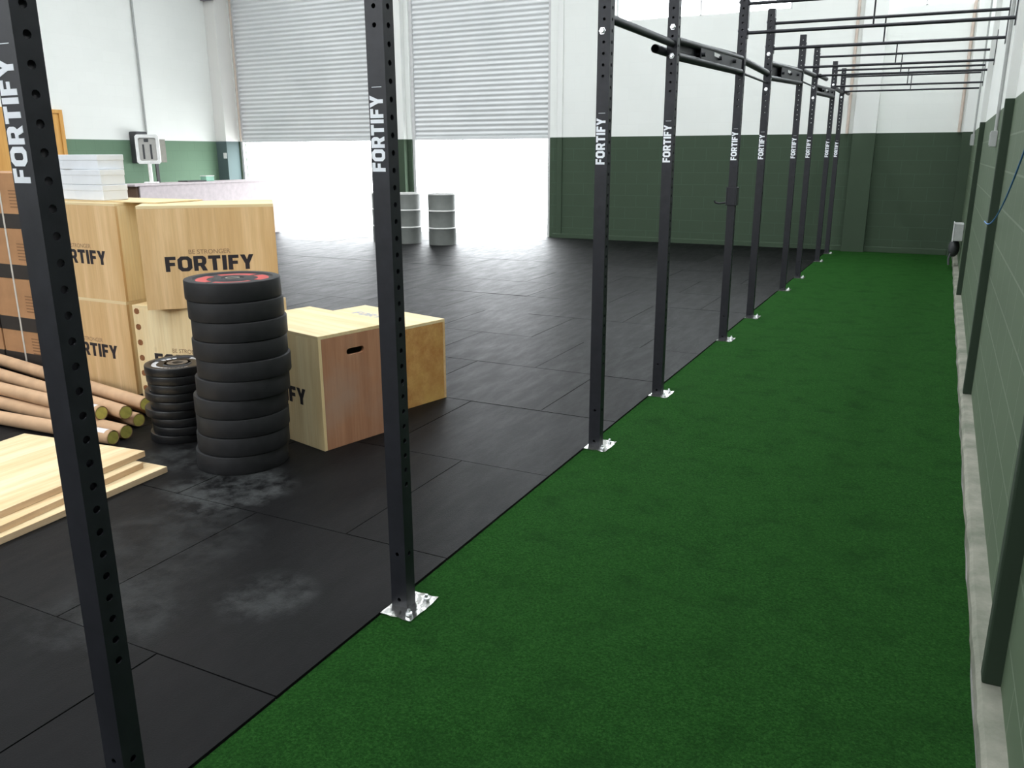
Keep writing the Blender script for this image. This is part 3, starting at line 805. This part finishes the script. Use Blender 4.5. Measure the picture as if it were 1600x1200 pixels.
# ------------------------------------------------------------------ lumber
def board(corners, z, t, label):
    bm = bmesh.new(); prism(bm, corners, [], t, Matrix.Identity(4))
    for f in bm.faces:
        f.material_index = 0 if abs(f.normal.z) > 0.5 else 1
    cx = sum(c[0] for c in corners)/4; cy = sum(c[1] for c in corners)/4
    bm.transform(Matrix.Translation((-cx, -cy, 0)))
    me = bpy.data.meshes.new('pine_board'); bm.to_mesh(me); bm.free(); me.materials.append(M_LOOSE); me.materials.append(M_EDGE)
    o = bpy.data.objects.new('pine_board', me); COL.objects.link(o); o.location = (cx, cy, z)
    b = o.modifiers.new('bevel', 'BEVEL'); b.width = 0.002; b.segments = 2
    return tag(o, label, 'pine board', 'pine boards on the floor at the left')
board([(-3.262, 1.60), (-3.355, 2.637), (-4.144, 2.545), (-4.051, 1.51)], MAT_TOP+0.060, 0.030, 'topmost wide pine board of the pile on the mats')
board([(-3.185, 1.55), (-3.300, 2.575), (-3.95, 2.50), (-3.84, 1.47)], MAT_TOP+0.030, 0.0295, 'middle pine board of the pile, its edge showing under the top board')
board([(-3.165, 1.50), (-3.215, 2.641), (-3.75, 2.617), (-3.70, 1.47)], MAT_TOP+0.0002, 0.0295, 'lowest pine board of the pile, its end sticking out toward the plates')

# ------------------------------------------------------------------ cardboard tubes
def kraft_tube(right, left, r, label, paper=False):
    a, b = Vector(right), Vector(left)
    d = (b-a); d2 = a + d.normalized()*2.2
    t = thing('cardboard_tube', label, 'cardboard tube', tuple(a), group='cardboard tubes lying in a heap')
    e = d2-a
    bm = bmesh.new(); tube(bm, [(0, 0, 0), e], r, 24, cap=False)
    dn = e.normalized()
    obj('tube_wall', bm, M_TUBE, t, smooth=True)
    bm = bmesh.new(); tube(bm, [dn*-0.002, dn*0.02], r*0.9, 24); obj('end_cap', bm, M_CAP, t, smooth=True)['label'] = 'yellow end cap'
    bm = bmesh.new(); tube(bm, [dn*-0.003, dn*0.004], r*1.0, 24, cap=False); tube(bm, [dn*-0.003, dn*0.004], r*0.9, 24, cap=False); obj('rim', bm, M_TUBE, t, smooth=True)
    if paper:
        bm = bmesh.new(); u_, v_ = frame_of(dn); rows = []
        for s in (0.03, 0.115):
            rows.append([bm.verts.new(dn*s + (Vector((0, 0, 1))-dn*dn.z).normalized()*(r+0.0008)*math.cos(q) + dn.cross(Vector((0, 0, 1))).normalized()*(r+0.0008)*math.sin(q)) for q in [x*0.14-0.75 for x in range(9)]])
        for k in range(8): bm.faces.new((rows[0][k], rows[0][k+1], rows[1][k+1], rows[1][k]))
        obj('paper_label', bm, M_PAPER, t, smooth=True)['label'] = 'white paper label'
    return t
zt = MAT_TOP+0.040
kraft_tube((-3.80, 2.80, zt), (-4.69, 2.752, zt), 0.039, 'nearest bottom cardboard tube with a white paper label, by the lumber', True)
kraft_tube((-3.815, 2.895, zt), (-5.00, 2.945, zt), 0.039, 'bottom cardboard tube right behind the nearest one')
kraft_tube((-3.93, 3.075, zt), (-5.32, 3.19, zt), 0.039, 'bottom cardboard tube at the back of the heap, its end below the short plate stack')
kraft_tube((-4.02, 2.912, zt+0.075), (-5.07, 2.985, zt+0.075), 0.039, 'upper cardboard tube with a paper label, leftmost yellow end', True)
kraft_tube((-3.915, 2.985, zt+0.072), (-5.40, 3.205, zt+0.073), 0.039, 'upper cardboard tube resting in the middle of the heap')
kraft_tube((-3.965, 3.164, zt+0.066), (-5.78, 3.462, zt+0.072), 0.039, 'upper cardboard tube ending behind the short plate stack')
kraft_tube((-4.05, 3.255, zt+0.004), (-5.95, 3.60, zt+0.004), 0.039, 'rearmost cardboard tube along the foot of the plywood boxes')
# ------------------------------------------------------------------ brown cartons at the left
def carton(x0, x1, y0, z0, z1, label, d=0.45):
    t = thing('cardboard_carton', label, 'cardboard carton', (x0, y0, z0), group='brown cartons stacked at the left')
    W, H = x1-x0, z1-z0
    obj('carton_body', B(((0, 0, 0), (W, d, H))), M_CARTON, t, bevel=0.004)
    b = obj('printed_band', B(((-0.001, -0.0015, 0.0), (W+0.001, d*0.98, 0.10))), M_CARTONBAND, t); b['label'] = 'dark printed band'
    bm = bmesh.new(); rq = random.Random(int(z0*100)+int(x0*10))
    for k in range(6): prism(bm, rect(W*0.62, H*0.38+k*0.022, W*0.62+0.10+rq.random()*0.05, H*0.38+k*0.022+0.008), [], 0.0008, basis((1, 0, 0), (0, 0, 1), (0, -1, 0), (0, 0, 0)))
    obj('printed_marks', bm, M_CARTONINK, t)
    bm = B(((W*0.42, -0.0022, 0), (W*0.42+0.018, -0.001, H)), ((W*0.42, -0.0022, H), (W*0.42+0.018, d, H+0.001)))
    obj('strap', bm, M_STRAP, t)['label'] = 'white plastic strap'
lev = [MAT_TOP, 0.277, 0.659, 1.014, 1.392]
nm = ['bottom', 'second lowest', 'second highest', 'top']
for k in range(4):
    carton(-6.08, -5.56, 3.70, lev[k]+0.001, lev[k+1]-0.001, '%s brown carton of the stack seen left of the nearest upright' % nm[k])
    carton(-6.62, -6.10, 3.70, lev[k]+0.001, lev[k+1]-0.001, '%s brown carton of the stack at the left picture edge' % nm[k])

# ------------------------------------------------------------------ white cartons on the plywood boxes
def wcarton(x0, y0, z0, w, d, h, label):
    t = thing('white_carton', label, 'white carton', (x0, y0, z0), group='white cartons on the plywood boxes')
    obj('carton_body', B(((0, 0, 0), (w, d, h))), M_WCARTON, t, bevel=0.004)
    obj('lid_flap', B(((-0.002, -0.002, h*0.62), (w+0.002, d+0.002, h+0.001))), M_WCARTON, t, bevel=0.003)
zc = MAT_TOP+2*H6+0.010
wcarton(-4.93, 3.60, zc, 0.27, 0.18, 0.092, 'white carton, bottom of the right-hand pile on the plywood boxes')
wcarton(-4.935, 3.60, zc+0.094, 0.27, 0.175, 0.092, 'white carton, middle of the right-hand pile on the plywood boxes')
wcarton(-5.02, 3.61, zc+0.188, 0.33, 0.19, 0.088, 'white carton, topmost on the plywood boxes')
wcarton(-5.215, 3.62, zc, 0.27, 0.17, 0.092, 'white carton, bottom left on the plywood boxes by the nearest upright')
wcarton(-5.22, 3.62, zc+0.094, 0.27, 0.17, 0.092, 'white carton, middle left on the plywood boxes by the nearest upright')
wcarton(-5.30, 3.62, zc+0.188, 0.27, 0.18, 0.088, 'white carton, top left on the plywood boxes, half behind the nearest upright')

# ------------------------------------------------------------------ counter and what stands on it
ct = thing('reception_counter', 'long pale counter with a brown end panel near the left wall', 'counter', (-12.15, 11.6, MAT_TOP))
obj('counter_top', B(((-0.26, -1.80, 1.00), (0.26, 1.60, 1.035))), M_COUNTER, ct, bevel=0.004)
obj('front_panel', B(((0.22, -1.70, 0), (0.245, 1.55, 1.0))), M_COUNTER, ct)
obj('end_panel', B(((-0.24, -1.745, 0), (0.21, -1.70, 1.0))), M_BROWN, ct)['label'] = 'brown end panel'
obj('end_panel', B(((-0.24, 1.52, 0), (0.22, 1.55, 1.0))), M_COUNTER, ct)
obj('back_panel', B(((-0.24, -1.70, 0), (-0.22, 1.52, 1.0))), M_COUNTER, ct)
cz = MAT_TOP+1.037
# white framed display on a pole
ds = thing('display_stand', 'white framed display on a white pole standing on the counter', 'display stand', (-12.1, 10.32, cz), math.radians(38))
obj('foot', B(((-0.11, -0.08, 0), (0.11, 0.08, 0.025))), M_WPLASTIC, ds, bevel=0.008)
bm = bmesh.new(); tube(bm, [(0, 0, 0.02), (0, 0, 0.36)], 0.032, 16); obj('pole', bm, M_WPLASTIC, ds, smooth=True)
bm = bmesh.new(); prism(bm, cham(-0.19, 0.32, 0.19, 0.80, 0.03), [cham(-0.14, 0.37, 0.14, 0.745, 0.02)], 0.05, basis((1, 0, 0), (0, 0, 1), (0, -1, 0), (0, 0.025, 0)))
obj('frame', bm, M_WPLASTIC, ds, bevel=0.005)
obj('screen', B(((-0.14, 0.0, 0.37), (0.14, 0.012, 0.745))), simple('display_glass', (0.42, 0.41, 0.38, 1), 0.3), ds)
bm = B(((-0.085, -0.008, 0.40), (-0.055, 0.0, 0.64)), ((0.035, -0.008, 0.40), (0.065, 0.0, 0.64)), ((-0.05, -0.008, 0.68), (0.02, 0.0, 0.73)))
obj('dark_slots', bm, M_DPLASTIC, ds)
gp = thing('grey_panel', 'flat grey panel upright behind the white framed display', 'panel', (-12.25, 10.60, cz))
obj('sheet', B(((-0.012, -0.22, 0.34), (0.012, 0.22, 0.73))), M_GREYPANEL, gp, bevel=0.003)
obj('support', B(((-0.01, -0.03, 0.0), (0.01, 0.03, 0.36))), M_DPLASTIC, gp)
wb = thing('wall_cabinet', 'dark wall-mounted cabinet beside the display on the left wall', 'wall cabinet', (SIDE_X+0.001, 11.92, 1.36))
obj('housing', B(((0, -0.14, 0), (0.20, 0.14, 0.60))), M_DPLASTIC, wb, bevel=0.02)
bm = bmesh.new(); lathe(bm, [(0, 0), (0.035, 0), (0.03, 0.012), (0, 0.012)], 16); bm.transform(Matrix.Translation((0.20, 0, 0.10)) @ Matrix.Rotation(PI/2, 4, 'Y'))
obj('round_lock', bm, M_WPLASTIC, wb, smooth=True)
tb = thing('plastic_tub', 'pale green plastic tub on the counter', 'tub', (-12.15, 11.62, cz))
obj('body', B(((-0.07, -0.10, 0), (0.07, 0.10, 0.085))), M_GREENBOX, tb, bevel=0.01)
obj('lid', B(((-0.075, -0.105, 0.085), (0.075, 0.105, 0.10))), M_WPLASTIC, tb, bevel=0.004)
o = obj('dark_folder', B(((-0.12, -0.22, 0), (0.12, 0.22, 0.02))), M_DPLASTIC, bevel=0.003); o.location = (-12.15, 11.26, cz)
tag(o, 'flat dark folder lying on the counter beside the green tub', 'folder')
# switch on the corner column
o = obj('light_switch', B(((-0.045, -0.012, -0.06), (0.045, 0, 0.06))), M_WPLASTIC, bevel=0.004); o.location = (-14.06, 14.019, 1.50)
tag(o, 'small white switch on the corner column left of the roller door', 'switch')
# steel bracket over the corner column
bm = B(((SIDE_X+0.01, 13.93, 4.62), (-13.93, 14.019, 4.80)))
o = struct('trim_9', bm, M_STEELBEAM, bevel=0.006)

# ------------------------------------------------------------------ drums by the roller door
def drum(x, y, label):
    t = thing('steel_drum', label, 'drum', (x, y, MAT_TOP), group='steel drums by the roller doors')
    R, H = 0.235, 0.86
    obj('drum_body', lathe(bmesh.new(), [(0, 0.01), (R-0.012, 0.01), (R, 0), (R, 0.27), (R+0.002, 0.275), (R, 0.28), (R, 0.57), (R+0.002, 0.575), (R, 0.58), (R, H-0.02), (R-0.012, H-0.02), (0, H-0.02)], 40), M_BARREL, t, smooth=True)
    for z in (0.28, 0.57):
        obj('rolling_hoop', lathe(bmesh.new(), [(R-0.001, z-0.014), (R+0.010, z-0.006), (R+0.010, z+0.006), (R-0.001, z+0.014), (R-0.001, z-0.014)], 40), M_BARRELRIM, t, smooth=True)
    obj('top_rim', lathe(bmesh.new(), [(R-0.012, H-0.025), (R+0.006, H-0.025), (R+0.006, H), (R-0.012, H), (R-0.012, H-0.025)], 40), M_BARRELRIM, t, smooth=True)
drum(-7.62, 12.46, 'steel drum standing alone, rightmost of the three by the roller doors')
drum(-8.30, 12.42, 'steel drum next to the second nearest upright, middle of the three drums')
drum(-8.82, 12.50, 'steel drum mostly behind the second nearest upright, leftmost of the three')

# ------------------------------------------------------------------ electrics on the right wall
def conduit(y, z0, z1, label, x=WALL_X-0.016, r=0.012, mat=None, group='conduits on the right wall'):
    bm = bmesh.new(); tube(bm, [(0, 0, 0), (0, 0, z1-z0)], r, 10); o = obj('conduit', bm, mat or M_ELEC, smooth=True)
    o.location = (x, y, z0); return tag(o, label, 'conduit', group)
def socket(y, z, w, h, label):
    t = thing('junction_box', label, 'junction box', (WALL_X-0.045, y, z))
    obj('housing', B(((0, -w/2, 0), (0.044, w/2, h))), M_ELEC, t, bevel=0.004)
    obj('cover', B(((-0.004, -w/2+0.01, 0.01), (0, w/2-0.01, h-0.01))), M_ELEC, t, bevel=0.002)
socket(7.15, 1.545, 0.09, 0.11, 'grey junction box on the right wall at the paint line, nearer one')
conduit(7.15, 1.657, 6.4, 'grey conduit rising from the nearer junction box')
socket(13.3, 1.60, 0.11, 0.15, 'grey junction box on the right wall near the far corner')
conduit(13.3, 1.752, 6.4, 'grey conduit rising from the far junction box')
ob = thing('socket_panel', 'grey framed socket panel low on the right wall near the far corner', 'socket panel', (WALL_X-0.11, 12.5, 0.40))
obj('housing', B(((0.0, -0.16, 0), (0.108, 0.16, 0.22))), M_ELEC, ob, bevel=0.006)
obj('frame', B(((-0.01, -0.17, -0.01), (0.0, 0.17, 0.01)), ((-0.01, -0.17, 0.21), (0.0, 0.17, 0.23)), ((-0.01, -0.17, 0.01), (0.0, -0.15, 0.21)), ((-0.01, 0.15, 0.01), (0, 0.17, 0.21))), M_FRAME, ob)
hz = thing('hanging_bag', 'dark bag with hanging strap below the socket panel', 'bag', (WALL_X-0.08, 12.7, 0.06))
bm = bmesh.new(); bmesh.ops.create_icosphere(bm, subdivisions=3, radius=1.0); bm.transform(Matrix.Translation((0, 0, 0.22)) @ Matrix.Diagonal((0.07, 0.13, 0.12, 1)))
obj('bag_body', bm, M_DPLASTIC, hz, smooth=True)
bm = bmesh.new(); tube(bm, [(-0.02, -0.05, 0.2), (-0.05, -0.08, 0.08), (-0.04, -0.1, 0.0)], 0.014, 8); obj('strap', bm, M_DPLASTIC, hz, smooth=True)
bm = bmesh.new()
pts = []
for k in range(25):
    s = k/24; pts.append((0, 3.4+(5.9-3.4)*s, 1.62-1.05*s+0.53*s*s))
tube(bm, pts, 0.0035, 8); o = obj('cable', bm, M_CABLE, smooth=True); o.location = (WALL_X-0.005-0.052, 0, 0)
tag(o, 'thin blue cable sagging along the right wall', 'cable')
# conduits on the other walls
conduit(12.18, 1.95, 6.45, 'thin grey conduit down the white left wall above the wall cabinet', SIDE_X+0.03, 0.02, group='conduits on the left wall')
conduit(10.10, 3.0, 6.45, 'short grey conduit on the white left wall near the nearest upright', SIDE_X+0.03, 0.02, group='conduits on the left wall')
for x, y, lab in ((-1.42, BACK_Y-0.03, 'cream conduit on the back wall left of the pilaster'), (-13.9, 14.36, 'cream conduit beside the left roller door'), (0.12, BACK_Y-0.03, 'cream conduit in the far right corner')):
    conduit(y, 1.80, 6.45, lab, x, 0.022, M_PINKPIPE, 'cream conduits on the back wall')
